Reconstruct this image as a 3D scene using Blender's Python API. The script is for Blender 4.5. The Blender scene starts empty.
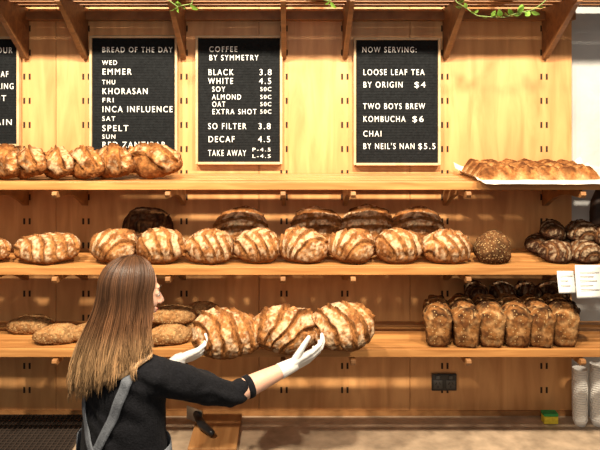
import bpy, bmesh, math, random
import numpy as np
from mathutils import Vector, Matrix, Euler, noise
from mathutils.bvhtree import BVHTree
random.seed(7)
CAMD, CAMZ, F = 3.2, 2.2, 640.0
def P(px, py, y):
    d = CAMD + y
    return Vector(((px-290)*d/F, y, CAMZ-(py-110)*d/F))
def X(px, y): return (px-290)*(CAMD+y)/F
def lerp(a,b,t): return a+(b-a)*t
def sm(a,b,x):
    t=max(0.0,min(1.0,(x-a)/(b-a))); return t*t*(3-2*t)
def mix3(a,b,t): return tuple(a[i]+(b[i]-a[i])*t for i in range(3))

# ------------------------------------------------------------------ materials
def new_mat(name):
    m=bpy.data.materials.new(name); m.use_nodes=True
    nt=m.node_tree; b=nt.nodes['Principled BSDF']; return m,nt,b
def mat(name,col,rough=0.6,noise_amt=0.12,nscale=30,bump=0.0,bscale=60,metal=0.0,spec=0.4,sss=0,sheen=0):
    m,nt,b=new_mat(name); N=nt.nodes; Lk=nt.links
    b.inputs['Roughness'].default_value=rough; b.inputs['Metallic'].default_value=metal
    b.inputs['Specular IOR Level'].default_value=spec; b.inputs['Sheen Weight'].default_value=sheen
    tc=N.new('ShaderNodeTexCoord'); no=N.new('ShaderNodeTexNoise'); no.inputs['Scale'].default_value=nscale
    no.inputs['Detail'].default_value=5
    Lk.new(tc.outputs['Object'],no.inputs['Vector'])
    r=N.new('ShaderNodeValToRGB'); Lk.new(no.outputs['Fac'],r.inputs['Fac'])
    r.color_ramp.elements[0].position=0.3; r.color_ramp.elements[1].position=0.7
    r.color_ramp.elements[0].color=(*[c*(1-noise_amt) for c in col],1)
    r.color_ramp.elements[1].color=(*[min(1,c*(1+noise_amt)) for c in col],1)
    Lk.new(r.outputs['Color'],b.inputs['Base Color'])
    if sss: 
        b.inputs['Subsurface Weight'].default_value=sss; b.inputs['Subsurface Radius'].default_value=(.01,.004,.002)
    if bump:
        n2=N.new('ShaderNodeTexNoise'); n2.inputs['Scale'].default_value=bscale; n2.inputs['Detail'].default_value=4
        Lk.new(tc.outputs['Object'],n2.inputs['Vector'])
        bp=N.new('ShaderNodeBump'); bp.inputs['Strength'].default_value=bump; bp.inputs['Distance'].default_value=0.01
        Lk.new(n2.outputs['Fac'],bp.inputs['Height']); Lk.new(bp.outputs['Normal'],b.inputs['Normal'])
    return m
def wood(name,c1,c2,scale,rough=0.45,isl=0.25):
    m,nt,b=new_mat(name); N=nt.nodes; Lk=nt.links
    b.inputs['Roughness'].default_value=rough
    tc=N.new('ShaderNodeTexCoord'); mp=N.new('ShaderNodeMapping'); mp.inputs['Scale'].default_value=scale
    Lk.new(tc.outputs['Object'],mp.inputs['Vector'])
    no=N.new('ShaderNodeTexNoise'); no.inputs['Scale'].default_value=3; no.inputs['Detail'].default_value=8; no.inputs['Distortion'].default_value=0.7
    Lk.new(mp.outputs['Vector'],no.inputs['Vector'])
    r=N.new('ShaderNodeValToRGB'); r.color_ramp.elements[0].position=.32; r.color_ramp.elements[1].position=.66
    r.color_ramp.elements[0].color=(*c1,1); r.color_ramp.elements[1].color=(*c2,1)
    Lk.new(no.outputs['Fac'],r.inputs['Fac'])
    n3=N.new('ShaderNodeTexNoise'); n3.inputs['Scale'].default_value=1.7; n3.inputs['Detail'].default_value=3
    Lk.new(tc.outputs['Object'],n3.inputs['Vector'])
    ge=N.new('ShaderNodeNewGeometry')
    a=N.new('ShaderNodeMath'); a.operation='MULTIPLY_ADD'; a.inputs[1].default_value=isl; a.inputs[2].default_value=1-isl*.6
    Lk.new(ge.outputs['Random Per Island'],a.inputs[0])
    a2=N.new('ShaderNodeMath'); a2.operation='MULTIPLY_ADD'; a2.inputs[1].default_value=.6; a2.inputs[2].default_value=.70
    Lk.new(n3.outputs['Fac'],a2.inputs[0])
    a3=N.new('ShaderNodeMath'); a3.operation='MULTIPLY'; Lk.new(a.outputs[0],a3.inputs[0]); Lk.new(a2.outputs[0],a3.inputs[1])
    vm=N.new('ShaderNodeVectorMath'); vm.operation='SCALE'; Lk.new(r.outputs['Color'],vm.inputs[0]); Lk.new(a3.outputs[0],vm.inputs['Scale'])
    Lk.new(vm.outputs[0],b.inputs['Base Color'])
    bp=N.new('ShaderNodeBump'); bp.inputs['Strength'].default_value=.15; bp.inputs['Distance'].default_value=.003
    Lk.new(no.outputs['Fac'],bp.inputs['Height']); Lk.new(bp.outputs['Normal'],b.inputs['Normal'])
    return m
def colmat(name,rough=.92,nscale=75,bump=.8,bscale=90,lo=.58,hi=1.35,seeds=0.0,spec=.08):
    m,nt,b=new_mat(name); N=nt.nodes; Lk=nt.links
    b.inputs['Roughness'].default_value=rough; b.inputs['Specular IOR Level'].default_value=spec
    at=N.new('ShaderNodeAttribute'); at.attribute_name='Col'
    tc=N.new('ShaderNodeTexCoord'); no=N.new('ShaderNodeTexNoise'); no.inputs['Scale'].default_value=nscale; no.inputs['Detail'].default_value=6
    Lk.new(tc.outputs['Object'],no.inputs['Vector'])
    mr=N.new('ShaderNodeMapRange'); mr.inputs['From Min'].default_value=.3; mr.inputs['From Max'].default_value=.7
    mr.inputs['To Min'].default_value=lo; mr.inputs['To Max'].default_value=hi
    Lk.new(no.outputs['Fac'],mr.inputs['Value'])
    vm=N.new('ShaderNodeVectorMath'); vm.operation='SCALE'; Lk.new(at.outputs['Color'],vm.inputs[0]); Lk.new(mr.outputs[0],vm.inputs['Scale'])
    out=vm.outputs[0]
    n2=N.new('ShaderNodeTexNoise'); n2.inputs['Scale'].default_value=bscale; n2.inputs['Detail'].default_value=5
    Lk.new(tc.outputs['Object'],n2.inputs['Vector']); hgt=n2.outputs['Fac']
    if seeds:
        vo=N.new('ShaderNodeTexVoronoi'); vo.inputs['Scale'].default_value=120; Lk.new(tc.outputs['Object'],vo.inputs['Vector'])
        lt=N.new('ShaderNodeMath'); lt.operation='LESS_THAN'; lt.inputs[1].default_value=.33; Lk.new(vo.outputs['Distance'],lt.inputs[0])
        sc=N.new('ShaderNodeSeparateColor'); Lk.new(vo.outputs['Color'],sc.inputs[0])
        gt=N.new('ShaderNodeMath'); gt.operation='LESS_THAN'; gt.inputs[1].default_value=seeds; Lk.new(sc.outputs[0],gt.inputs[0])
        mu=N.new('ShaderNodeMath'); mu.operation='MULTIPLY'; Lk.new(lt.outputs[0],mu.inputs[0]); Lk.new(gt.outputs[0],mu.inputs[1])
        mx=N.new('ShaderNodeMix'); mx.data_type='RGBA'; Lk.new(mu.outputs[0],mx.inputs['Factor']); Lk.new(out,mx.inputs['A']); mx.inputs['B'].default_value=(.42,.27,.12,1)
        out=mx.outputs['Result']
        ad=N.new('ShaderNodeMath'); ad.operation='ADD'; Lk.new(hgt,ad.inputs[0]); Lk.new(mu.outputs[0],ad.inputs[1]); hgt=ad.outputs[0]
    Lk.new(out,b.inputs['Base Color'])
    if bump:
        bp=N.new('ShaderNodeBump'); bp.inputs['Strength'].default_value=bump; bp.inputs['Distance'].default_value=.004
        Lk.new(hgt,bp.inputs['Height']); Lk.new(bp.outputs['Normal'],b.inputs['Normal'])
    return m

M_ply=wood('plywood_wall',(.52,.235,.078),(.72,.37,.14),(5,5,.8),.5,0)
M_shelf=wood('shelf_oak',(.36,.145,.04),(.58,.27,.085),(1.0,14,14),.38,.35)
M_brk=wood('bracket_ply',(.24,.10,.03),(.38,.175,.06),(5,5,5),.5,.15)
M_over=wood('overhead_wood',(.15,.06,.02),(.26,.115,.04),(1,12,12),.5,.2)
M_board=wood('chopping_board_wood',(.30,.13,.04),(.45,.22,.08),(12,1,12),.5,.1)
M_frame=wood('sign_frame_wood',(.50,.33,.17),(.66,.47,.27),(4,4,4),.5,.1)
M_slot=mat('slot_dark',(.012,.008,.006),.9)
M_slot2=mat('slot_shadow_brown',(.035,.018,.009),.9)
M_felt=mat('black_felt',(.010,.011,.012),.9,.3,80,.4,200,spec=.15)
M_white=mat('letter_white',(.85,.85,.82),.5,.02)
M_conc=mat('concrete',(.54,.54,.53),.85,.15,3,.3,25)
M_counter=mat('counter_stone',(.42,.31,.21),.42,.28,14,.08,90)
M_floor=mat('floor_concrete',(.16,.14,.12),.6,.2,4)
M_black=mat('black_plastic',(.014,.014,.015),.35,.1)
M_paper=mat('white_paper',(.82,.8,.76),.7,.04,10)
M_parch=mat('parchment',(.72,.64,.52),.6,.06,12,.3,20)
M_leaf=mat('leaf_green',(.14,.26,.035),.45,.35,20)
M_stem=mat('stem_green',(.14,.2,.05),.6)
M_sy=mat('sponge_yellow',(.8,.62,.05),.9,.1,60,.4,100)
M_sg=mat('sponge_green',(.05,.32,.08),.9,.1,60,.4,100)
M_bread=colmat('bread_crust')
M_seed=colmat('seeded_crust',seeds=.65,bump=.9)
M_tin=colmat('tin_crust',seeds=.12,bump=.8,rough=.75)
M_skin=mat('skin',(.70,.40,.28),.5,.06,15,.05,120,sss=.1)
M_glove=mat('latex_glove',(.76,.73,.70),.38,.05,20,.25,45,sss=.05)
M_sweat=mat('black_sweater',(.009,.009,.011),.95,.3,120,.35,160,spec=.08,sheen=.03)
M_apron=mat('grey_apron',(.14,.15,.17),.9,.15,100,.3,200,spec=.15)
M_jean=mat('dark_trousers',(.02,.025,.04),.85,.2,80)
M_hair=colmat('hair',rough=.42,nscale=30,bump=0,lo=.9,hi=1.12,spec=.35)
M_lip=mat('lips',(.5,.14,.12),.4)
M_eye=mat('eye_white',(.8,.78,.75),.2,.02)
M_iris=mat('iris',(.03,.02,.015),.2)

# ------------------------------------------------------------------ mesh builder
class MB:
    def __init__(s): s.v=[]; s.f=[]; s.m=[]; s.c=[]; s.mi=0; s.col=(1,1,1)
    def av(s,p,c=None): s.v.append(tuple(p)); s.c.append(c or s.col); return len(s.v)-1
    def af(s,f): s.f.append(tuple(f)); s.m.append(s.mi)
    def box(s,x0,x1,y0,y1,z0,z1,M=None):
        ps=[(x0,y0,z0),(x1,y0,z0),(x1,y1,z0),(x0,y1,z0),(x0,y0,z1),(x1,y0,z1),(x1,y1,z1),(x0,y1,z1)]
        b=len(s.v)
        for p in ps: s.av(M@Vector(p) if M else p)
        for f in [(0,3,2,1),(4,5,6,7),(0,1,5,4),(1,2,6,5),(2,3,7,6),(3,0,4,7)]: s.af([b+i for i in f])
    def prism(s,poly,x0,x1):
        b=len(s.v); n=len(poly)
        for p in poly: s.av((x0,p[0],p[1]))
        for p in poly: s.av((x1,p[0],p[1]))
        s.af(range(b,b+n)); s.af(reversed(range(b+n,b+2*n)))
        for i in range(n):
            j=(i+1)%n; s.af((b+i,b+n+i,b+n+j,b+j))
    def rings(s,R,cols=None,cap=True,closed=True):
        n=len(R[0]); b=len(s.v)
        for k,r in enumerate(R):
            for p in r: s.av(p,cols[k] if cols else None)
        for k in range(len(R)-1):
            for i in range(n if closed else n-1):
                j=(i+1)%n; s.af((b+k*n+i,b+k*n+j,b+(k+1)*n+j,b+(k+1)*n+i))
        if cap:
            s.af(list(reversed(range(b,b+n)))); s.af(range(b+(len(R)-1)*n,b+len(R)*n))
    def tube(s,pts,rad,n=10,cols=None,round_=False):
        pts=[Vector(p) for p in pts]; rad=list(rad) if hasattr(rad,'__len__') else [rad]*len(pts)
        if round_:
            d0=(pts[0]-pts[1]).normalized(); d1=(pts[-1]-pts[-2]).normalized(); r0=rad[0]; r1=rad[-1]
            pre=[(pts[0]+d0*r0*math.sin(a),r0*math.cos(a)) for a in (1.5,1.1,.6)]
            post=[(pts[-1]+d1*r1*math.sin(a),r1*math.cos(a)) for a in (.6,1.1,1.5)]
            pts=[p for p,_ in pre]+pts+[p for p,_ in post]; rad=[r for _,r in pre]+rad+[r for _,r in post]
        R=[]; up=None
        for i,p in enumerate(pts):
            t=(pts[min(i+1,len(pts)-1)]-pts[max(i-1,0)])
            t=t.normalized() if t.length>1e-9 else Vector((0,0,1))
            if up is None:
                up=Vector((0,0,1)) if abs(t.z)<.9 else Vector((1,0,0))
            a=t.cross(up).normalized(); b2=a.cross(t).normalized(); up=b2
            R.append([p+(a*math.cos(2*math.pi*k/n)+b2*math.sin(2*math.pi*k/n))*rad[i] for k in range(n)])
        s.rings(R,cols)
    def ell(s,c,r,M=None,nu=14,nv=20):
        R=[]
        for i in range(1,nu):
            t=math.pi*i/nu
            R.append([]); 
            for j in range(nv):
                a=2*math.pi*j/nv
                q=Vector((c[0]+r[0]*math.sin(t)*math.cos(a),c[1]+r[1]*math.sin(t)*math.sin(a),c[2]-r[2]*math.cos(t)))
                R[-1].append(M@q if M else q)
        s.rings(R)
    def obj(s,name,mats,smooth=False,bevel=0,parent=None):
        me=bpy.data.meshes.new(name); me.from_pydata(s.v,[],s.f); me.update()
        if not isinstance(mats,(list,tuple)): mats=[mats]
        for m in mats: me.materials.append(m)
        me.polygons.foreach_set('material_index',s.m)
        ca=me.color_attributes.new('Col','FLOAT_COLOR','POINT')
        ca.data.foreach_set('color',[x for c in s.c for x in (*c,1.0)])
        if smooth: me.polygons.foreach_set('use_smooth',[True]*len(me.polygons))
        bm=bmesh.new(); bm.from_mesh(me); bmesh.ops.recalc_face_normals(bm,faces=bm.faces); bm.to_mesh(me); bm.free()
        o=bpy.data.objects.new(name,me); bpy.context.collection.objects.link(o)
        if bevel:
            bv=o.modifiers.new('bevel','BEVEL'); bv.width=bevel; bv.segments=2; bv.limit_method='ANGLE'
        if parent: o.parent=parent
        return o
def empty(name):
    e=bpy.data.objects.new(name,None); bpy.context.collection.objects.link(e); return e
def remesh(o,vox,it=6,fac=.5):
    r=o.modifiers.new('r','REMESH'); r.mode='VOXEL'; r.voxel_size=vox
    s=o.modifiers.new('s','SMOOTH'); s.iterations=it; s.factor=fac
    dg=bpy.context.evaluated_depsgraph_get(); dg.update()
    me=bpy.data.meshes.new_from_object(o.evaluated_get(dg)); o.modifiers.clear()
    old=o.data; mats=list(old.materials); o.data=me
    me.materials.clear()
    for m in mats: me.materials.append(m)
    me.polygons.foreach_set('use_smooth',[True]*len(me.polygons)); 
    return o

# ------------------------------------------------------------------ room shell
b=MB(); b.box(-2.8,2.8,.04,.12,0,3.3); b.obj('wall_back',M_conc)
b=MB(); b.box(-2.8,2.8,-3.9,.12,-.05,0); b.obj('floor',M_floor)
pp=MB()
seams=[-2.6,-1.17,-.155,.60,1.41]
for i in range(4): pp.box(seams[i]+.0012,seams[i+1]-.0012,0,.04,.68,3.2)
panel=pp.obj('plywood_wall_panel',M_ply,bevel=.001)
BX=[-1.315,-1.02,-.53,-.03,.274,.774,1.27]
sl=MB()
for x in BX:
    z=.80
    while z<3.0:
        for dx in (-.0135,.0135):
            sl.box(x+dx-.005,x+dx+.005,-.0012,.004,z-.015,z+.015)
        z+=.1205
sl.obj('bracket_slots',M_slot2,parent=panel)
tr=MB(); tr.box(-2.6,1.41,-.012,0,.676,.70); tr.obj('trim_1',M_brk)
tr=MB(); tr.box(-2.6,1.41,-.045,-.001,2.645,2.688); tr.obj('trim_2',M_brk,bevel=.002)

# ------------------------------------------------------------------ shelves
ZT,ZM,ZB=1.887,1.517,1.160
YF=-.42
XR=1.62; XL=-2.1
def shelf(name,z,mt,over=False):
    e=empty(name)
    s=MB()
    for y0,y1 in ((-.385,-.325),(-.290,-.230),(-.195,-.135),(-.100,-.045)):
        s.box(XL,XR,y0,y1,z-.018,z)
    s.box(XL,XR,YF,-.4005,z-.034,z+.001)
    s.obj('slats',mt,bevel=.002,parent=e)
    k=MB()
    for x in BX:
        if over:
            k.prism([(0,z-.018),(-.40,z-.018),(-.40,z-.05),(-.36,z-.06),(-.03,z-.27),(0,z-.27)],x-.012,x+.012)
        else:
            poly=[(0,z-.0185),(-.399,z-.0185),(-.399,z-.041),(-.432,z-.041),(-.436,z-.055),(-.425,z-.068),(-.38,z-.070)]
            for i in range(6):
                a=i/5; poly.append((-.34+.31*a, z-.07-.09*a*a))
            poly.append((0,z-.165))
            k.prism(poly,x-.011,x+.011)
    k.obj('brackets',M_brk if not over else M_over,bevel=.002,parent=e)
    return e
shelf('bread_shelf',ZT,M_shelf); shelf('bread_shelf.001',ZM,M_shelf); shelf('bread_shelf.002',ZB,M_shelf)
ZO=2.725
shelf('overhead_plant_shelf',ZO,M_over,True)

# counter
ct=empty('service_counter')
b=MB(); b.box(-2.3,2.2,-.60,0,.635,.675); b.obj('counter_top',M_counter,bevel=.004,parent=ct)
b=MB()
b.box(-2.3,2.2,-.54,-.02,.06,.634)
for x in [-2.0,-1.3,-.6,.1,.8,1.5]: b.box(x+.01,x+.68,-.555,-.54,.10,.60)
b.obj('cabinet_front',M_brk,bevel=.003,parent=ct)

# ------------------------------------------------------------------ signs
def sign(x0,x1,y0,y1,lines):
    Y=-.035
    a=P(x0,y1,Y); c=P(x1,y0,Y); e=empty('letter_board_menu_sign')
    s=MB(); s.box(a.x,c.x,Y+.004,Y+.022,a.z,c.z)
    n=int((c.z-a.z)/.0135)
    for i in range(n):
        z=a.z+.012+i*.0135; s.box(a.x+.012,c.x-.012,Y+.0025,Y+.005,z,z+.0105)
    s.obj('felt_panel',M_felt,parent=e)
    s=MB(); w=.010
    s.box(a.x-.002,a.x+w,Y-.008,Y+.024,a.z,c.z); s.box(c.x-w,c.x+.002,Y-.008,Y+.024,a.z,c.z)
    s.box(a.x+w,c.x-w,Y-.008,Y+.024,a.z-.002,a.z+w); s.box(a.x+w,c.x-w,Y-.008,Y+.024,c.z-w,c.z+.002)
    s.box((a.x+c.x)/2-.02,(a.x+c.x)/2+.02,Y+.024,-.001,c.z-.06,c.z-.03)
    s.box((a.x+c.x)/2-.02,(a.x+c.x)/2+.02,Y+.024,-.001,a.z+.03,a.z+.06)
    s.obj('frame',M_frame,bevel=.002,parent=e)
    for (t,px0,px1,py,h) in lines:
        cu=bpy.data.curves.new('letters','FONT'); cu.body=t; cu.size=.04; cu.extrude=.0012; cu.offset=0
        cu.space_character=1.3
        o=bpy.data.objects.new('letters',cu); bpy.context.collection.objects.link(o)
        cu.materials.append(M_white)
        bpy.context.view_layer.update()
        wd=o.dimensions.x; want=(px1-px0)/F*(CAMD+Y)
        hh=h/F*(CAMD+Y); sy=hh/(.04*.72)
        o.rotation_euler=(math.pi/2,0,0)
        p=P(px0,py+h/2,Y); o.location=(p.x,Y+.001,p.z); o.scale=(want/max(wd,1e-4),sy,1)
        o.parent=e
sign(-66,19,37,146,[("OPEN EVERY HOUR",-58,12,50,6),("FOR BAKER",-54,-4,62,6),("SOURDOUGH LOAF",-58,8,74,6),("HAND RYE ROLLING",-58,13,86,6),("WHOLE FRUIT",-58,6,98,6),("SEEDED",-58,-15,110,6),("MILLED GRAIN",-58,11,122,6)])
sign(90,177,36,168,[("BREAD OF THE DAY",102,172,49.5,5.6),("WED",102,117,62.5,4.6),("EMMER",102,131,71.5,6.2),("THU",102,115,82,4.6),("KHORASAN",102,147,91,6.2),
 ("FRI",102,113,100,4.6),("INCA INFLUENCE",102,172,109,6.2),("SAT",102,115,118.5,4.6),("SPELT",102,128,128,6.2),("SUN",102,115,136.5,4.4),("RED ZANZIBAR",102,165,144.5,6.0)])
sign(196,282,36,164,[("COFFEE",209,237,49,5.6),("BY SYMMETRY",209,258,57.5,5.6),("BLACK",208,233,72,6.2),("3.8",259,271,72,6.2),("WHITE",208,233,80.8,6.2),("4.5",259,271,80.8,6.2),
 ("SOY",212,225,89,5.4),("50C",260,271,89,4.2),("ALMOND",212,241,96.8,5.4),("50C",260,271,96.8,4.2),("OAT",212,225,104,5.4),("50C",260,271,104,4.2),("EXTRA SHOT",212,256,111.5,5.4),("50C",260,271,111.5,4.2),
 ("SO FILTER",208,246,126,6.2),("3.8",258,270,126,6.2),("DECAF",208,234,139,6.2),("4.5",258,270,139,6.2),("TAKE AWAY",208,246,152.8,6.2),("P-4.5",252,270,149.5,3.6),("L-4.5",252,270,156,3.6)])
sign(354,440,38,165,[("NOW SERVING:",362,416,49.5,5.8),("LOOSE LEAF TEA",363,424,72,6),("BY ORIGIN",363,402,84.5,6),("$4",414,425,84.5,6),("TWO BOYS BREW",363,425,106,6),
 ("KOMBUCHA",363,405,118.8,6),("$6",412,423,118.8,6),("CHAI",363,381,133.5,6),("BY NEIL'S NAN",363,414,146,6),("$5.5",418,435,146,6)])

# ------------------------------------------------------------------ breads
PAL=dict(a=(.38,.165,.054),b=(.20,.073,.021),flour=(.66,.47,.29),cut=(.28,.115,.034),dark=(.045,.016,.006))
PAL2=dict(a=(.36,.145,.042),b=(.17,.06,.017),flour=(.66,.46,.26),cut=(.34,.14,.04),dark=(.03,.010,.004))
BPAL=dict(a=(.36,.15,.048),b=(.18,.065,.019),flour=(.78,.57,.35),cut=(.24,.09,.026),dark=(.035,.012,.005))
DPAL=dict(a=(.08,.03,.012),b=(.035,.013,.006),flour=(.36,.25,.15),cut=(.18,.08,.03),dark=(.015,.007,.004))
SPAL=dict(a=(.34,.165,.06),b=(.20,.085,.028),flour=(.54,.37,.18),cut=(.3,.15,.05),dark=(.06,.024,.01))
TPAL=dict(a=(.22,.09,.027),b=(.10,.036,.011),flour=(.56,.34,.15),cut=(.3,.15,.05),dark=(.035,.014,.006))
def loaf_mesh(name,L,W,H,style,seed,pal=PAL,flour=.7,mt=None,nu=100,nv=76,depth=1.0,freq=1.0):
    me_v=[];cols=[];off=Vector((seed*13.7,seed*5.1,seed*2.3))
    rr=random.Random(seed); bend=rr.uniform(-.10,.10); fat=rr.uniform(-.12,.12); ph0=rr.uniform(-.3,.3)
    for i in range(nu+1):
        t=math.pi*(i+.0001)/(nu+.0002); ctt=math.cos(t); st=max(1e-4,math.sin(t)); r=st**.80*(1+fat*ctt)
        for j in range(nv):
            ph=2*math.pi*j/nv; c=math.cos(ph); s=math.sin(ph)
            y=W/2*r*c+bend*W*(1-ctt*ctt)*.6; x=L/2*ctt
            if s>=0: z=H*.66*r*s**.92
            else: z=-H*.40*r*min(1,(-s)**.8*1.0); z=max(z,-H*.28)
            u=ctt; v=c*r; top=sm(.02,.30,s)*sm(0,.25,st)
            q=Vector((x,y,z)); n=Vector((x/(L/2)**2,y/(W/2)**2,z/(H*.6)**2)); n=n.normalized() if n.length>0 else Vector((1,0,0))
            wob=noise.noise(q*9+off)*.75+noise.noise(q*34+off)*.28
            if style=='diag': g=(u*2.0+v*.9+.35*v*v)*freq+wob*.5+ph0
            elif style=='fan': g=(math.atan2(v+1.6, u+.9)*3.6)*freq+wob*.5+ph0
            elif style=='leaf': g=(u*2.2-abs(v)*1.5)*freq+wob*.45+ph0
            elif style=='lines': g=(v*2.4+.45*u*u)*freq+.5+wob*.4
            elif style=='ear': g=(v*1.3+.25*u+wob*.4)+.5
            elif style=='cross': g=max(abs(u),abs(v))*2.2+wob*.3
            else: g=.0
            fr=g-math.floor(g); dl=abs(fr-.5)*2
            if style=='none': dl=1
            if style=='leaf' and abs(v+wob*.05)<.05: dl=0
            wd=.24+.10*noise.noise(q*13+off*2) if style!='ear' else .26
            cut=(1-sm(wd*.5,wd*1.1,dl))*top; side=1.0 if fr>.5 else .25
            ridge=math.exp(-((dl-wd*1.3)/.12)**2)*top*side
            n1=noise.fractal(q*24+off,.8,2.0,5); n2=noise.fractal(q*55+off*2,.8,2,3)
            crack=sm(.10,.0,abs(noise.noise(q*34+off*1.7)))
            disp=n1*.005*depth - cut*(.0085+.003*n2)*depth*(H/.12) + ridge*.0075*depth*(H/.12)+noise.noise(q*8+off)*.011-crack*.0014
            q2=q+n*disp; q2.z=max(q2.z,-H*.28+noise.noise(q*30)*.0015)
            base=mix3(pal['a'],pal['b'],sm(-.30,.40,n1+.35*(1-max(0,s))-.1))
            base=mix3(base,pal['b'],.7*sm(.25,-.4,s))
            base=mix3(base,pal['dark'],.28*crack)
            band=sm(wd*1.2,wd*2.3,dl) if style!='none' else 1
            fl=flour*band*sm(-.35,.55,n2*.9+noise.noise(q*10+off*3)*.9+.05)*sm(-.25,.25,s)
            base=mix3(base,pal['flour'],fl)
            base=mix3(base,pal['cut'],cut*max(0,min(1,.75+.7*n2)))
            base=mix3(base,pal['dark'],ridge*max(0,min(1,.50+1.1*noise.noise(q*16+off))))
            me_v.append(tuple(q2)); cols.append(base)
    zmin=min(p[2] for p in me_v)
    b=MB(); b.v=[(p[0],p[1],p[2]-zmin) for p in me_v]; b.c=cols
    for i in range(nu):
        for j in range(nv):
            k=(j+1)%nv; b.af((i*nv+j,i*nv+k,(i+1)*nv+k,(i+1)*nv+j))
    o=b.obj(name,mt or M_bread,smooth=True); me=o.data; bpy.data.objects.remove(o); return me
def tin_mesh(name,L,W,H,seed,pal=TPAL,mt=None):
    b=MB(); off=Vector((seed*7.7,seed*3.1,1)); nu=44; nv=72
    for i in range(nu+1):
        t=i/nu; y=L*(t-.5)
        e=min(t,1-t)*2; ke=(1-(1-min(1,e/.30))**2)**.5
        k=.86+.14*ke; kt=.45+.55*ke
        for j in range(nv):
            a=2*math.pi*j/nv; c=math.cos(a); s=math.sin(a); p=.40
            cx=math.copysign(abs(c)**p,c); sz=math.copysign(abs(s)**p,s)
            h=(sz+1)/2
            if s<=0: w=W/2*(.84+.06*h*2); z=H*.60*h*1.0
            else:
                w=W/2*(.90+.14*math.sin(min(1,s*1.2)*math.pi)); cx=math.copysign(abs(c)**.55,c)
                z=H*.30+H*.30*min(1,s*3)+H*.40*(s**1.3)*kt
            x=cx*w*k
            q=Vector((x,y,z)); n1=noise.fractal(q*26+off,.8,2,5); rip=abs(noise.noise(q*16.0+off))
            d=n1*.005
            if s>.3: d+=(sm(0,.25,rip)*.010-.004)
            qn=Vector((c,0,s)).normalized(); q2=q+qn*d
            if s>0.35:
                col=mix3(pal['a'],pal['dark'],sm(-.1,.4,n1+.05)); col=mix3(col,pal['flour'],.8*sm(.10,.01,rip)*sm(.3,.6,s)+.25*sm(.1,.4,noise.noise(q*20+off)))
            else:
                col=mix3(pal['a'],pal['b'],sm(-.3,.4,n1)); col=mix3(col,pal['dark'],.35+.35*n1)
            b.av(q2,col)
    for i in range(nu):
        for j in range(nv):
            k=(j+1)%nv; b.af((i*nv+j,i*nv+k,(i+1)*nv+k,(i+1)*nv+j))
    for row,sg in ((0,-1),(nu,1)):
        prev=[row*nv+j for j in range(nv)]
        cen=Vector((0,L*.5*sg,H*.42))
        for f in (.86,.7,.5,.3,.12):
            cur=[]
            for j in range(nv):
                p=Vector(b.v[row*nv+j]); q=cen.lerp(p,f); q.y=L*.5*sg*(1+.09*(1-f*f))+noise.noise(q*24+off)*.006
                n1=noise.fractal(q*30+off,.8,2,4)
                col=mix3(pal['a'],pal['b'],sm(-.3,.4,n1)); col=mix3(col,pal['flour'],.30*sm(-.1,.4,noise.noise(q*40+off)))
                cur.append(b.av(q,col))
            for j in range(nv):
                k=(j+1)%nv; b.af((prev[j],prev[k],cur[k],cur[j]))
            prev=cur
        b.af(prev)
    o=b.obj(name,mt or M_tin,smooth=True); me=o.data; bpy.data.objects.remove(o); return me
def place(me,name,x,y,z,rx=0,ry=0,rz=0,s=1.0):
    o=bpy.data.objects.new(name,me); bpy.context.collection.objects.link(o)
    E=Euler((math.radians(rx),math.radians(ry),math.radians(rz)),'XYZ')
    n=len(me.vertices); co=np.empty(n*3); me.vertices.foreach_get('co',co); co=co.reshape(-1,3)*s
    R=np.array(E.to_matrix()); w=co@R.T
    c=(w.max(0)+w.min(0))/2
    o.rotation_euler=E; o.scale=(s,s,s); o.location=(x-c[0],y-c[1],z-w[:,2].min()+.001)
    return o
sd=iter(range(1,999))
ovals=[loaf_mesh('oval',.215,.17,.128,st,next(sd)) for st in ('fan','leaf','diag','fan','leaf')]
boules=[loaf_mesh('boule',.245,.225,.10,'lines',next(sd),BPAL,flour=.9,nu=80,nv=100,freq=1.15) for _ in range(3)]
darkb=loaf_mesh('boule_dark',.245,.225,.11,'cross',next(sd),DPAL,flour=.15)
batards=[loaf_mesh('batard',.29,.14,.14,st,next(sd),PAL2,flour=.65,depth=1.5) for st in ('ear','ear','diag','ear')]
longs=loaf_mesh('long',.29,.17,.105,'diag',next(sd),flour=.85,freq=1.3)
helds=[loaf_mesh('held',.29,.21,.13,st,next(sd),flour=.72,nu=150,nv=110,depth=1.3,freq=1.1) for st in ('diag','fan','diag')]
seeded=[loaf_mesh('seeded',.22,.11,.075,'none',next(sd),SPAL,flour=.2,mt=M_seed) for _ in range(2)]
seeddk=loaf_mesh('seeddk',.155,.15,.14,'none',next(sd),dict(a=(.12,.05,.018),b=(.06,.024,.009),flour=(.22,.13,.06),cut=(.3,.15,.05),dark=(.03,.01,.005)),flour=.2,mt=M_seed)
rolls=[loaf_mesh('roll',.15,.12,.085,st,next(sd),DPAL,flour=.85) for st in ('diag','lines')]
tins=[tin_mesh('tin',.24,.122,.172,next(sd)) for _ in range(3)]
tinsd=[tin_mesh('tind',.20,.115,.16,next(sd),DPAL) for _ in range(2)]

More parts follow.
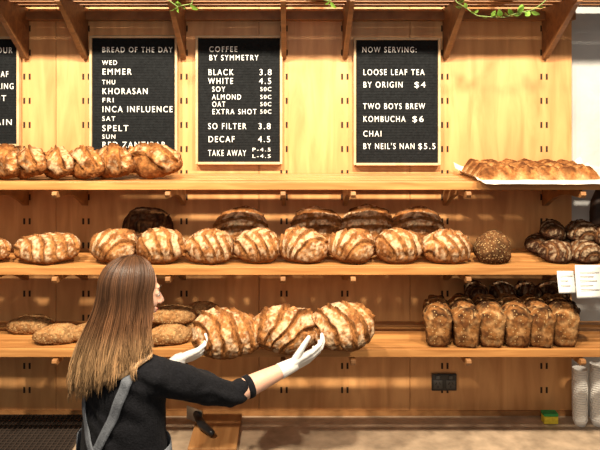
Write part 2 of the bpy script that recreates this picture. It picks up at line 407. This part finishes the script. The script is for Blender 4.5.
for i,(px,rz,s) in enumerate([(-42,-58,1),(-18,-62,1),(6,-55,1),(33,-60,1),(60,-58,.98),(86,-54,1),(113,-50,1),(152,-28,1.04)]):
    y=-.28; place(batards[i%4],'batard_loaf',X(px,y),y,ZT,rx=18 if i<7 else 28,ry=random.uniform(-4,4),rz=rz,s=s)
y=-.325
place(longs,'long_sourdough_loaf',X(-16,y),y,ZM,rx=20,rz=3,s=.8)
place(longs,'long_sourdough_loaf',X(47,y),y,ZM,rx=20)
for i,px in enumerate([114,162,209,257,304,351,399,446]):
    place(ovals[(i*2)%5],'oval_sourdough_loaf',X(px,y),y+random.uniform(-.01,.01),ZM,rx=28,rz=random.uniform(-8,8),s=random.uniform(.97,1.02))
place(seeddk,'seeded_rye_loaf',X(492,y),y,ZM,rx=15,rz=20)
y=-.165
place(darkb,'dark_boule_loaf',X(148,y),y,ZM,rx=68,s=1.0)
for i,px in enumerate([240,317,367,417]):
    place(boules[i%3],'boule_loaf',X(px,y),y,ZM,rx=66,ry=0,s=1.04)
for i,(px,yy,z,rz) in enumerate([(540,-.17,ZM,20),(566,-.15,ZM,-30),(590,-.17,ZM,15),(612,-.2,ZM,40),(555,-.32,ZM,-15),(586,-.33,ZM,20),(553,-.2,ZM+.07,60),(583,-.22,ZM+.07,10),(606,-.25,ZM+.06,-25)]):
    place(rolls[i%2],'dark_rye_roll',X(px,yy),yy,z,rx=15,rz=rz)
for i,px in enumerate([443,470,496,521,545,570]):
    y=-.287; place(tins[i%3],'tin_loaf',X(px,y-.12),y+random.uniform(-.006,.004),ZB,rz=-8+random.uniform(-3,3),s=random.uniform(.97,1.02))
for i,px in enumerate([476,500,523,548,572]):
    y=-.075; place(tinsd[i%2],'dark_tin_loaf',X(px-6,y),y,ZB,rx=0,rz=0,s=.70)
for i,px in enumerate([476,502,528,553]):
    y=-.085; place(rolls[i%2],'dark_rye_roll',X(px,y),y,ZB+.122,rx=5,rz=70+i*20,s=.95)
for i,(px,yy,z,rz,k) in enumerate([(58,-.33,ZB,12,1.0),(95,-.30,ZB,10,1.0),(30,-.2,ZB,5,1),(120,-.2,ZB,0,1),(168,-.34,ZB,12,1),(160,-.2,ZB,10,1.0),(190,-.22,ZB,-8,1.0),(172,-.25,ZB+.062,10,1.0),(200,-.17,ZB+.06,8,.9)]):
    place(seeded[i%2],'seeded_baton_loaf',X(px,yy),yy,z,rx=10,rz=rz,s=k*1.0)
held=[]
for i,(px,py,rz,ry) in enumerate([(228,332,4,3),(285,328,0,-2),(341,325,-4,-4)]):
    y=-.565+.01*i; p=P(px,py,y)
    o=place(helds[i],'large_sourdough_loaf',p.x,y,0,rx=42,ry=ry,rz=rz,s=.96)
    n=len(o.data.vertices); co=np.empty(n*3); o.data.vertices.foreach_get('co',co); w=(co.reshape(-1,3)*.96)@np.array(o.rotation_euler.to_matrix()).T
    o.location.z=p.z-(w[:,2].max()+w[:,2].min())/2; held.append(o)

# pull apart rolls slab on parchment
e=empty('pull_apart_bread_tray')
b=MB(); y0,y1=-.39,-.05; xa,xb=X(474,-.3),X(594,-.3); nx,ny=190,110
for i in range(nx+1):
    for j in range(ny+1):
        u=i/nx; v=j/ny; x=lerp(xa,xb,u); y=lerp(y0,y1,v)
        q0=Vector((x,y,0)); wx=noise.noise(q0*9)*.14; wy=noise.noise(q0*9+Vector((5,5,5)))*.14
        cu=(u*6+wx)%1-.5; cv=(v*4+wy)%1-.5
        dome=max(0,1-(cu*cu+cv*cv)*2.6)**.5
        edge=min(1,min(u,1-u)*14)**.5*min(1,min(v,1-v)*9)**.5
        n1=noise.fractal(q0*25,.8,2,4)
        h=(.018+.040*dome+n1*.008+.015*v)*edge
        col=mix3((.22,.08,.022),(.36,.16,.05),sm(-.3,.4,n1))
        col=mix3(col,(.085,.028,.009),sm(.55,1,dome)*sm(-.35,.2,noise.noise(q0*34)))
        col=mix3(col,(.48,.31,.15),sm(.75,.3,dome)*.5)
        b.av((x,y,ZT+.004+h),col)
for i in range(nx):
    for j in range(ny):
        a=i*(ny+1)+j; b.af((a,a+ny+1,a+ny+2,a+1))
b.obj('bread_slab',M_bread,smooth=True,parent=e)
b=MB(); nx,ny=50,30
for i in range(nx+1):
    for j in range(ny+1):
        u=i/nx; v=j/ny; x=lerp(xa-.03,xb+.05,u); y=lerp(-.455,-.05,v)
        q=Vector((x,y,1)); 
        lift=.045*sm(.9,1,u)+.03*sm(.9,1,v)+.02*sm(.06,0,u)
        hang=-.012*sm(-.42,-.46,y) if y<-.42 else 0
        z=ZT+.005+abs(noise.noise(q*12))*.006*(1+3*sm(.85,1,max(u,v)))+lift+hang
        b.av((x,y,z))
for i in range(nx):
    for j in range(ny):
        a=i*(ny+1)+j; b.af((a,a+ny+1,a+ny+2,a+1))
b.obj('parchment_sheet',M_parch,smooth=True,parent=e)

# ------------------------------------------------------------------ counter objects
e=empty('power_outlet'); p=P(444,382,-.006)
b=MB(); b.box(p.x-.062,p.x+.062,-.012,-.0005,p.z-.042,p.z+.042); b.obj('plate',M_black,bevel=.003,parent=e)
b=MB()
for sx in (-.032,.032):
    b.box(p.x+sx-.022,p.x+sx+.022,-.0145,-.0122,p.z-.03,p.z+.012)
    b.box(p.x+sx-.008,p.x+sx+.008,-.018,-.0122,p.z+.018,p.z+.034)
b.obj('sockets_and_switches',mat('outlet_grey',(.05,.05,.05),.3),bevel=.001,parent=e)
b=MB()
for sx in (-.032,.032):
    for (dx,a) in ((-.009,.5),(.009,-.5)):
        Mx=Matrix.Translation((p.x+sx+dx,-.0150,p.z-.004))@Matrix.Rotation(a,4,'Y'); b.box(-.0015,.0015,-.0005,.0005,-.006,.006,Mx)
    b.box(p.x+sx-.0015,p.x+sx+.0015,-.0155,-.0145,p.z-.025,p.z-.015)
b.obj('pin_holes',M_slot,parent=e)
e=empty('dish_sponge'); x=X(549,-.07)
b=MB(); b.box(x-.035,x+.035,-.10,-.055,.676,.713); b.obj('foam',M_sy,bevel=.005,parent=e)
b=MB(); b.box(x-.035,x+.035,-.10,-.055,.7135,.728); b.obj('scourer',M_sg,bevel=.003,parent=e)
def cups(px,y,n,r=.036):
    x=X(px,y); z=.676
    e=empty('paper_cup_stack'); b=MB(); R=[]
    def ring(rr,zz): R.append([Vector((x+rr*math.cos(2*math.pi*k/32),y+rr*math.sin(2*math.pi*k/32),zz)) for k in range(32)])
    ring(r*.7,z); ring(r*.72,z+.001); ring(r*.95,z+.02)
    for i in range(n):
        zz=z+.02+i*.0115
        ring(r-.003,zz); ring(r-.002,zz+.0075); ring(r+.0015,zz+.008); ring(r+.0015,zz+.011)
    zt=z+.02+n*.0115
    ring(r-.001,zt); ring(r-.004,zt-.003); ring(r*.72,zt-.03)
    b.rings(R); b.obj('nested_cups',M_paper,smooth=False,parent=e)
cups(580,-.10,22,.034); cups(598,-.10,24,.036)
e=empty('chopping_board'); b=MB(); b.box(X(196,-.1),X(241,-.1),-.36,-.03,.676,.70); b.obj('board',M_board,bevel=.004,parent=e)
e=empty('bench_scraper'); b=MB(); x=X(207,-.2)
b.tube([(x-.06,-.13,.74),(x-.02,-.2,.72),(x+.03,-.27,.722)],[.017,.02,.016],14,round_=True)
b.obj('handle',M_black,smooth=True,parent=e)
b=MB(); Mx=Matrix.Translation((x-.07,-.12,.705))@Matrix.Rotation(-.6,4,'Z'); b.box(-.05,.05,-.002,.002,-.003,.06,Mx); b.obj('blade',mat('steel',(.5,.5,.5),.3,metal=1),parent=e)
e=empty('rubber_drip_mat'); b=MB(); xa,xb=-1.75,X(88,-.1)
b.box(xa,xb,-.56,-.03,.676,.681)
k=xa
while k<xb: b.box(k,k+.006,-.56,-.03,.681,.692); k+=.024
yy=-.56
while yy<-.03: b.box(xa,xb,yy,yy+.006,.681,.690); yy+=.024
b.obj('mat_grid',mat('mat_rubber',(.035,.024,.018),.6),parent=e)
def paper(px0,px1,py0,py1,y,nm,tx):
    a=P(px0,py1,y); c=P(px1,py0,y); e=empty(nm); b=MB(); n=12
    for i in range(n+1):
        t=i/n; z=lerp(c.z,a.z,t); yb=y-.02*math.sin(t*1.7)*t
        b.av((a.x,yb,z)); b.av((c.x,yb-.006*math.sin(t*3),z))
    for i in range(n): b.af((2*i,2*i+1,2*i+3,2*i+2))
    o=b.obj('sheet',M_paper,smooth=True,parent=e); so=o.modifiers.new('s','SOLIDIFY'); so.thickness=.0008
    s=MB()
    for i in range(tx):
        t=.2+.65*i/tx; z=lerp(c.z,a.z,t); w=(c.x-a.x); yb=y-.02*math.sin(t*1.7)*t-.0075
        s.box(a.x+w*.12,a.x+w*random.uniform(.55,.88),yb,yb+.0005,z-.0022,z)
    s.obj('printing',M_slot,parent=e)
paper(557,574,271,292,-.4215,'price_tag',3)
paper(575,604,265,297,-.4385,'allergen_notice',5)
e=empty('hanging_bread_bag'); b=MB(); x=X(599,-.07); R=[]
for i,(z,w,d) in enumerate([(1.83,.008,.008),(1.80,.02,.014),(1.76,.035,.025),(1.70,.042,.03),(1.66,.045,.03),(1.63,.04,.026),(1.62,.02,.012)]):
    R.append([Vector((x+w*math.cos(a*2*math.pi/20)*(1+.1*math.sin(a*2+i)),-.07+d*math.sin(a*2*math.pi/20),z)) for a in range(20)])
b.rings(R); b.tube([(x,-.07,1.825),(x,-.07,1.862)],.003,6); b.obj('bag',mat('bag_brown',(.03,.014,.008),.6,.3,30,.4,40),smooth=True,parent=e)

def vine(name,pts,nl,sd_):
    rr=random.Random(sd_); e=empty(name); s=MB(); l=MB()
    P3=[Vector(p) for p in pts]; dense=[]
    for i in range(len(P3)-1):
        for k in range(6):
            t=k/6; q=P3[i].lerp(P3[i+1],t); q+=Vector((noise.noise(q*8),noise.noise(q*9+Vector((3,1,1)))*.3,noise.noise(q*7+Vector((9,0,0)))))*.02; dense.append(q)
    s.tube(dense,.0022,6)
    s.obj('stem',M_stem,smooth=True,parent=e)
    for i in range(nl):
        c=rr.choice(dense); d=Vector((rr.uniform(-1,1),rr.uniform(-1,0),rr.uniform(-.9,.7))).normalized(); L=rr.uniform(.02,.042)
        sd2=d.cross(Vector((rr.random(),rr.random(),1))).normalized(); nn=d.cross(sd2)
        R=[]
        for k in range(7):
            t=k/6; w=L*.28*math.sin(math.pi*min(1,t*.95+.05))**.8+.0004; ce=c+d*L*(t+.15)-nn*.25*L*t*t
            R.append([ce-sd2*w+nn*w*.25,ce,ce+sd2*w+nn*w*.25])
        l.rings(R,cap=False,closed=False)
    l.obj('leaves',M_leaf,smooth=True,parent=e)
vine('trailing_vine',[P(440,-18,-.45),P(455,2,-.46),P(480,14,-.46),P(505,18,-.46),P(528,12,-.46),P(545,0,-.46),P(560,-18,-.45)],26,3)
vine('trailing_vine',[P(158,-18,-.45),P(168,2,-.46),P(178,10,-.46),P(190,6,-.46),P(198,-18,-.45)],14,5)
vine('trailing_vine',[P(300,-20,-.45),P(315,-2,-.46),P(330,0,-.46),P(342,-18,-.45)],10,8)
for px in (505,178,320):
    e=empty('plant_pot'); b=MB(); x=X(px,-.22); R=[]
    for (r,z) in ((.055,ZO+.001),(.07,ZO+.115),(.078,ZO+.115),(.078,ZO+.135),(.068,ZO+.135),(.06,ZO+.10)):
        R.append([Vector((x+r*math.cos(a*math.pi/12),-.22+r*math.sin(a*math.pi/12),z)) for a in range(24)])
    b.rings(R); b.obj('pot',mat('terracotta',(.4,.16,.08),.8),smooth=False,parent=e)

# ------------------------------------------------------------------ woman
W=empty('woman')
ft=Vector((.5,.866,0)); rt=Vector((.866,-.5,0)); TC=Vector((-.590,-.93,0))
b=MB(); R=[]
for z,w,d,fo in [(.84,.180,.130,-.005),(.92,.180,.130,-.005),(1.0,.172,.122,0),(1.07,.166,.118,.0),(1.14,.164,.115,.005),(1.20,.166,.112,.005),(1.26,.166,.106,0),(1.295,.158,.095,-.005),(1.325,.128,.078,-.008),(1.352,.085,.062,-.005),(1.375,.058,.055,.0),(1.39,.052,.052,.004)]:
    c=TC+Vector((0,0,z))+ft*fo
    R.append([c+rt*w*math.cos(a*2*math.pi/36)+ft*d*math.sin(a*2*math.pi/36) for a in range(36)])
b.rings(R)
SR=Vector((-.448,-1.005,1.285)); ER=Vector((-.215,-.865,1.160)); WR=Vector((.005,-.735,1.215))
SL=Vector((-.735,-.848,1.285)); EL=Vector((-.605,-.745,1.08)); WL=Vector((-.440,-.68,1.215))
fr=ER.lerp(WR,.18); fl_=EL.lerp(WL,.35)
b.tube([TC+Vector((0,0,1.30))+rt*.06,SR,SR.lerp(ER,.35)+Vector((0,0,.004)),SR.lerp(ER,.75),ER,fr],[.06,.063,.059,.053,.046,.040],18,round_=True)
b.tube([TC+Vector((0,0,1.30))-rt*.06,SL,SL.lerp(EL,.4),EL,fl_],[.06,.060,.056,.048,.043],18,round_=True)
sw=b.obj('sweater',M_sweat); remesh(sw,.007,8)
me=sw.data
for v in me.vertices:
    q=v.co; k=noise.fractal(Vector((q.x*9,q.y*9,q.z*16)),.8,2,3)
    arm=1 if q.x>-.42 else .6
    fold=math.sin((q.z*1.0+q.x*.6)*75+noise.noise(q*8)*6)*.0036*sm(-.1,.35,noise.noise(q*6)+.2)
    v.co=q+v.normal*(k*.004*arm+fold)
me.update(); sw.parent=W
bv=BVHTree.FromPolygons([v.co.copy() for v in me.vertices],[tuple(p.vertices) for p in me.polygons])
b=MB()
def cuff(a,d,r):
    b.tube([a-d*.014,a-d*.006,a+d*.008,a+d*.012],[r,r+.002,r+.002,r-.003],20)
cuff(fr+(WR-ER).normalized()*.026,(WR-ER).normalized(),.0405)
b.obj('sleeve_cuff',M_sweat,smooth=True,parent=W)
b=MB(); b.tube([ER,ER.lerp(WR,.25),ER.lerp(WR,.55),ER.lerp(WR,.85),WR],[.036,.039,.034,.027,.0255],20,round_=True)
b.obj('right_forearm',M_skin,smooth=True,parent=W)
b=MB(); b.tube([EL,EL.lerp(WL,.35),EL.lerp(WL,.7),WL],[.036,.036,.029,.0255],20,round_=True)
b.obj('left_forearm',M_skin,smooth=True,parent=W)
def hand(nm,wp,Xd,Zd,side,arm_from,curl=(.25,.45,.35),tc=(.55,.75,-.15)):
    Xd=Vector(Xd).normalized(); Zd=Vector(Zd); Zd=(Zd-Xd*Zd.dot(Xd)).normalized(); Yd=Zd.cross(Xd)*side
    def T(x,y,z): return wp+Xd*x+Yd*y+Zd*z
    b=MB()
    ad=(arm_from-wp).normalized()
    b.tube([wp+ad*.055,wp+ad*.03,wp,T(.02,0,0)],[.0300,.0285,.0265,.025],18)
    ks=[(.088,.030,.0),(.092,.010,.003),(.087,-.010,.001),(.078,-.028,-.003)]
    for (x,y,z) in ks:
        b.tube([T(.0,y*.45,0),T(x*.5,y*.85,z*.5),T(x,y,z)],[.017,.0145,.0115],14,round_=True)
    b.ell((0,0,0),(.035,.034,.014),Matrix(((Xd.x,Yd.x,Zd.x,T(.048,0,-.003).x),(Xd.y,Yd.y,Zd.y,T(.048,0,-.003).y),(Xd.z,Yd.z,Zd.z,T(.048,0,-.003).z),(0,0,0,1))))
    for i,(x,y,z) in enumerate(ks):
        ls=[(.042,.025,.021),(.046,.029,.022),(.043,.027,.021),(.034,.021,.019)][i]
        a=0; q=Vector((x,y,z)); sp=(.10,.02,-.05,-.14)[i]; pts=[T(*q)]
        for k in range(3):
            a+=curl[k]*(1+.1*i); q=q+Vector((math.cos(a)*ls[k],sp*ls[k],-math.sin(a)*ls[k])); pts.append(T(*q))
        b.tube(pts,[.0104,.0094,.0085,.0072],12,round_=True)
    d=Vector(tc).normalized(); q=Vector((.022,.022,-.006)); pts=[T(*q)]
    for k,l in enumerate((.040,.032,.026)):
        dd=(d+Vector((.22*k,-.05*k,-.12*k))).normalized(); q=q+dd*l; pts.append(T(*q))
    b.tube(pts,[.0165,.0125,.0105,.0085],12,round_=True)
    o=b.obj(nm,M_glove); remesh(o,.0030,3); o.parent=W; return o
hand('right_hand',WR,(.84,.36,.26),(.05,-.78,-.62),1,ER,curl=(.22,.45,.40))
hand('left_hand',WL,(.80,.42,.15),(-.20,-.66,-.70),-1,EL,curl=(.25,.45,.40),tc=(.60,.75,.05))

# head
HC=Vector((-.563,-.915,1.545))
fh=Vector((.83,.52,-.14)).normalized(); rh=fh.cross(Vector((0,0,1))).normalized(); uh=rh.cross(fh).normalized()
MH=Matrix(((fh.x,rh.x,uh.x,HC.x),(fh.y,rh.y,uh.y,HC.y),(fh.z,rh.z,uh.z,HC.z),(0,0,0,1)))
b=MB()
b.ell((-.012,0,.035),(.096,.074,.083),MH); b.ell((.030,0,-.015),(.062,.058,.080),MH)
b.ell((.030,0,-.068),(.052,.046,.036),MH); b.ell((.076,0,-.090),(.017,.02,.016),MH)
b.ell((.082,0,.028),(.012,.040,.012),MH)
for s in (-1,1):
    b.ell((.058,.034*s,-.022),(.028,.024,.024),MH); b.ell((.103,.010*s,-.030),(.010,.007,.007),MH)
    b.ell((-.008,.074*s,-.002),(.017,.009,.030),MH); b.ell((.074,.030*s,.008),(.014,.018,.012),MH)
b.tube([MH@Vector(p) for p in ((.086,0,.022),(.096,0,.004),(.110,0,-.016),(.114,0,-.025))],[.007,.008,.009,.010],12,round_=True)
b.ell((.089,0,-.052),(.011,.022,.006),MH); b.ell((.087,0,-.062),(.010,.019,.007),MH)
b.tube([TC+Vector((0,0,1.34)),TC+Vector((.0,0,1.40)),MH@Vector((-.02,0,-.05)),MH@Vector((-.015,0,.0))],[.058,.050,.052,.055],20)
hd=b.obj('head_and_neck',M_skin); remesh(hd,.0042,5); hd.parent=W
for nm,s in (('right_eye',1),('left_eye',-1)):
    b=MB(); b.ell((.078,.030*s,.006),(.013,.014,.0115),MH); b.obj(nm,M_eye,smooth=True,parent=W)
    b=MB(); b.ell((.089,.031*s,.004),(.0035,.006,.006),MH); b.obj(nm+'_iris',M_iris,smooth=True,parent=W)
    b=MB(); b.tube([MH@Vector((.086,.018*s,.012)),MH@Vector((.093,.030*s,.014)),MH@Vector((.083,.043*s,.010))],[.001,.002,.001],6); 
    b.tube([MH@Vector((.094,.014*s,.030)),MH@Vector((.092,.032*s,.036)),MH@Vector((.078,.050*s,.030))],[.0018,.003,.001],6); b.obj(nm+'_brow_lashes',M_iris,smooth=True,parent=W)
b=MB(); b.ell((.096,0,-.053),(.006,.018,.0035),MH); b.ell((.093,0,-.061),(.006,.016,.0045),MH); b.obj('lips',M_lip,smooth=True,parent=W)

# hair
EC=Vector((-.014,0,.030)); ER3=Vector((.106,.090,.100))
def hairpath(a,q,rr,n=18,zj=0.0):
    ca,sa=math.cos(a),math.sin(a)
    pd=Vector((.42*ca+.1,.06*(1 if sa>0 else -1),1)).normalized(); th=math.radians(97)
    ed=Vector((math.sin(th)*ca,math.sin(th)*sa,math.cos(th))).normalized()
    pts=[]; ang=pd.angle(ed)
    for i in range(8):
        t=i/7
        d=(pd*math.sin((1-t)*ang)+ed*math.sin(t*ang))/math.sin(ang)
        pts.append(MH@(EC+Vector((d.x*ER3.x*q,d.y*ER3.y*q,d.z*ER3.z*q))))
    p1=pts[-1]
    w=fh*ca+rh*sa; w.z=0; w.normalize()
    cx,cy=-.612,-.955
    x2=cx+.150*w.x*(.55+.45*q); y2=cy+.095*w.y*(.55+.45*q)
    zb=1.222+(x2+.765)*.36+zj
    for i in range(1,n):
        t=i/(n-1); e=sm(0,1,t)*.75+t*.25
        wv=math.sin(t*7+rr*9+a*3)*.007*t+math.sin(t*3+a*9+rr*4)*.007*t
        p=Vector((lerp(p1.x,x2,e)+wv,lerp(p1.y,y2,e)+wv*.6,lerp(p1.z,zb,t)))
        loc,nn,_,_=bv.find_nearest(p)
        if loc is not None and t>.3:
            dd=(p-loc).dot(nn)
            if dd<.008: 
                push=loc+nn*(.008+.010*max(0,q-.93)*6)
                if (push-p).length<.09: p=push
        pts.append(p)
    return pts
def hcol(p,j):
    t=sm(1.60,1.27,p.z)
    c=mix3((.07,.031,.014),(.15,.068,.030),sm(0,.4,t)); c=mix3(c,(.42,.25,.12),sm(.35,1,t))
    return tuple(x*j for x in c)
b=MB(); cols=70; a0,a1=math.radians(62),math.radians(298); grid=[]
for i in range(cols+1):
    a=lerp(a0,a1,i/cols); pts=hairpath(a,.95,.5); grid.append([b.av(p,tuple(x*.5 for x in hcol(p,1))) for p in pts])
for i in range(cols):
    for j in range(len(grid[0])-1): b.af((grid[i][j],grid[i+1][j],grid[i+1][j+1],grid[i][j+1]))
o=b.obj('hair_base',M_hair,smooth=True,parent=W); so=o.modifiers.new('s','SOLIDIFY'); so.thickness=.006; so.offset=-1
b=MB()
clump=[(random.uniform(.55,1.45),random.gauss(.5,.35),random.uniform(-.03,.03)) for _ in range(60)]
for i in range(1700):
    a=lerp(math.radians(56),math.radians(304),random.random()); q=random.uniform(.955,1.05)
    cl=clump[int((a*57.3-56)/248*59.9)]; rr=cl[1]+random.gauss(0,.10)
    pts=hairpath(a,q+cl[2]*.4,rr,zj=cl[2]*.9+random.uniform(-.015,.04)); j=cl[0]**.6*random.uniform(.6,1.45)
    n=len(pts); rad=[lerp(.0011,.0017,min(1,k/6))*(1-.75*max(0,(k/(n-1)-.8)/.2)) for k in range(n)]
    b.tube(pts,rad,4,[hcol(p,j) for p in pts])
b.obj('hair_strands',M_hair,smooth=True,parent=W)

# trousers, shoes
b=MB(); R=[]
hc=TC
for s in (-1,1):
    hip=hc+rt*.085*s; b.tube([hip+Vector((0,0,.90)),hip+Vector((0,0,.72)),hip+Vector((0,0,.47))+ft*.01,hip+Vector((0,0,.30)),hip+Vector((0,0,.10))],[.088,.085,.058,.052,.042],18)
b.ell((hc.x,hc.y,.88),(.165,.125,.10),None)
tr=b.obj('trousers',M_jean); remesh(tr,.012,5); tr.parent=W
for s in (-1,1):
    b=MB(); c=hc+rt*.085*s; b.tube([c-ft*.05+Vector((0,0,.04)),c+ft*.03+Vector((0,0,.045)),c+ft*.12+Vector((0,0,.033)),c+ft*.16+Vector((0,0,.03))],[.036,.042,.036,.026],14,round_=True)
    b.tube([c+Vector((0,0,.04)),c+Vector((0,0,.13))],[.04,.038],14); b.obj('shoe',M_black,smooth=True,parent=W)

# apron
b=MB(); R=[]
for z,k in [(.50,1.16),(.65,1.13),(.80,1.10),(.92,1.08),(1.0,1.05),(1.04,1.03)]:
    w=.180*k; d=.132*k
    R.append([TC+Vector((0,0,z))+rt*w*math.cos(a)+ft*d*math.sin(a)+ft*.0 for a in [math.radians(lerp(-30,210,i/40)) for i in range(41)]])
b.rings(R,cap=False,closed=False); o=b.obj('apron_skirt',M_apron,smooth=True,parent=W); so=o.modifiers.new('s','SOLIDIFY'); so.thickness=.003
b=MB(); R=[]
for i in range(12):
    z=lerp(.99,1.29,i/11); hw=lerp(.13,.09,i/11); row=[]
    for k in range(13):
        s=lerp(-hw,hw,k/12); o0=TC+Vector((0,0,z))+rt*s+ft*.5
        loc,n,_,_=bv.ray_cast(o0,-ft); row.append((loc if loc else TC+Vector((0,0,z))+rt*s+ft*.1)+ft*.006)
    R.append(row)
b.rings(R,cap=False,closed=False); b.obj('apron_bib',M_apron,smooth=True,parent=W)
def strap(pts,wid=.033):
    b=MB(); R=[]; pts=[Vector(p) for p in pts]; dn=[]
    for i in range(len(pts)-1):
        for k in range(8): dn.append(pts[i].lerp(pts[i+1],k/8))
    dn.append(pts[-1])
    for _ in range(3): dn=[dn[0]]+[(dn[i-1]+dn[i]*2+dn[i+1])/4 for i in range(1,len(dn)-1)]+[dn[-1]]
    for i,p in enumerate(dn):
        t=(dn[min(i+1,len(dn)-1)]-dn[max(0,i-1)]).normalized(); nn=Vector((-t.y,t.x)); row=[]
        for k in range(5):
            q=p+nn*wid*(k/4-.5); o0=TC+Vector((0,0,q.y))+rt*q.x-ft*.6
            loc,n,_,_=bv.ray_cast(o0,ft)
            if loc is None: loc=TC+Vector((0,0,q.y))+rt*q.x
            row.append(loc-ft*.006)
        R.append(row)
    for _ in range(2):
        for k in range(5):
            c=[r[k] for r in R]
            for i in range(1,len(R)-1): R[i][k]=(c[i-1]+c[i]*2+c[i+1])/4-ft*.0006
    b.rings(R,cap=False,closed=False); o=b.obj('apron_strap',M_apron,smooth=True,parent=W); so=o.modifiers.new('s','SOLIDIFY'); so.thickness=.003; so.offset=0
strap([(.105,1.325),(.095,1.27),(.055,1.16),(.0,1.05),(-.06,.97)])
strap([(-.105,1.325),(-.12,1.26),(-.10,1.16),(-.04,1.05),(.04,.97)])

# ------------------------------------------------------------------ lights
def area(x,y,z,e,size,col,tgt):
    l=bpy.data.lights.new('spot_and_fill_lamp','AREA'); l.energy=e; l.size=size; l.color=col; l.shape='DISK'; l.spread=math.radians(150)
    o=bpy.data.objects.new('ceiling_and_fill_light',l); bpy.context.collection.objects.link(o); o.location=(x,y,z)
    o.rotation_euler=(Vector(tgt)-Vector((x,y,z))).to_track_quat('-Z','Y').to_euler()
for x,en in ((-1.35,56),(-.45,47),(.45,47),(1.35,47)):
    area(x,-1.75,3.42,en,.12,(1,.86,.66),(x,-.1,1.6))
area(0,-3.6,3.0,16,1.6,(1,.92,.80),(0,-.3,1.1))  # added soft fill behind the camera to lift shade, not a ceiling fitting
w=bpy.data.worlds.new('world'); bpy.context.scene.world=w; w.use_nodes=True
w.node_tree.nodes['Background'].inputs['Color'].default_value=(1,.92,.82,1); w.node_tree.nodes['Background'].inputs['Strength'].default_value=.13
try:
    bpy.context.scene.view_settings.view_transform='Standard'
except Exception: pass

# camera
c=bpy.data.cameras.new('camera'); co=bpy.data.objects.new('camera',c); bpy.context.collection.objects.link(co)
co.location=(0,-CAMD,CAMZ); co.rotation_euler=(math.pi/2,0,0); c.sensor_width=36; c.lens=F/600*36
c.shift_x=10/600; c.shift_y=-115/600; bpy.context.scene.camera=co
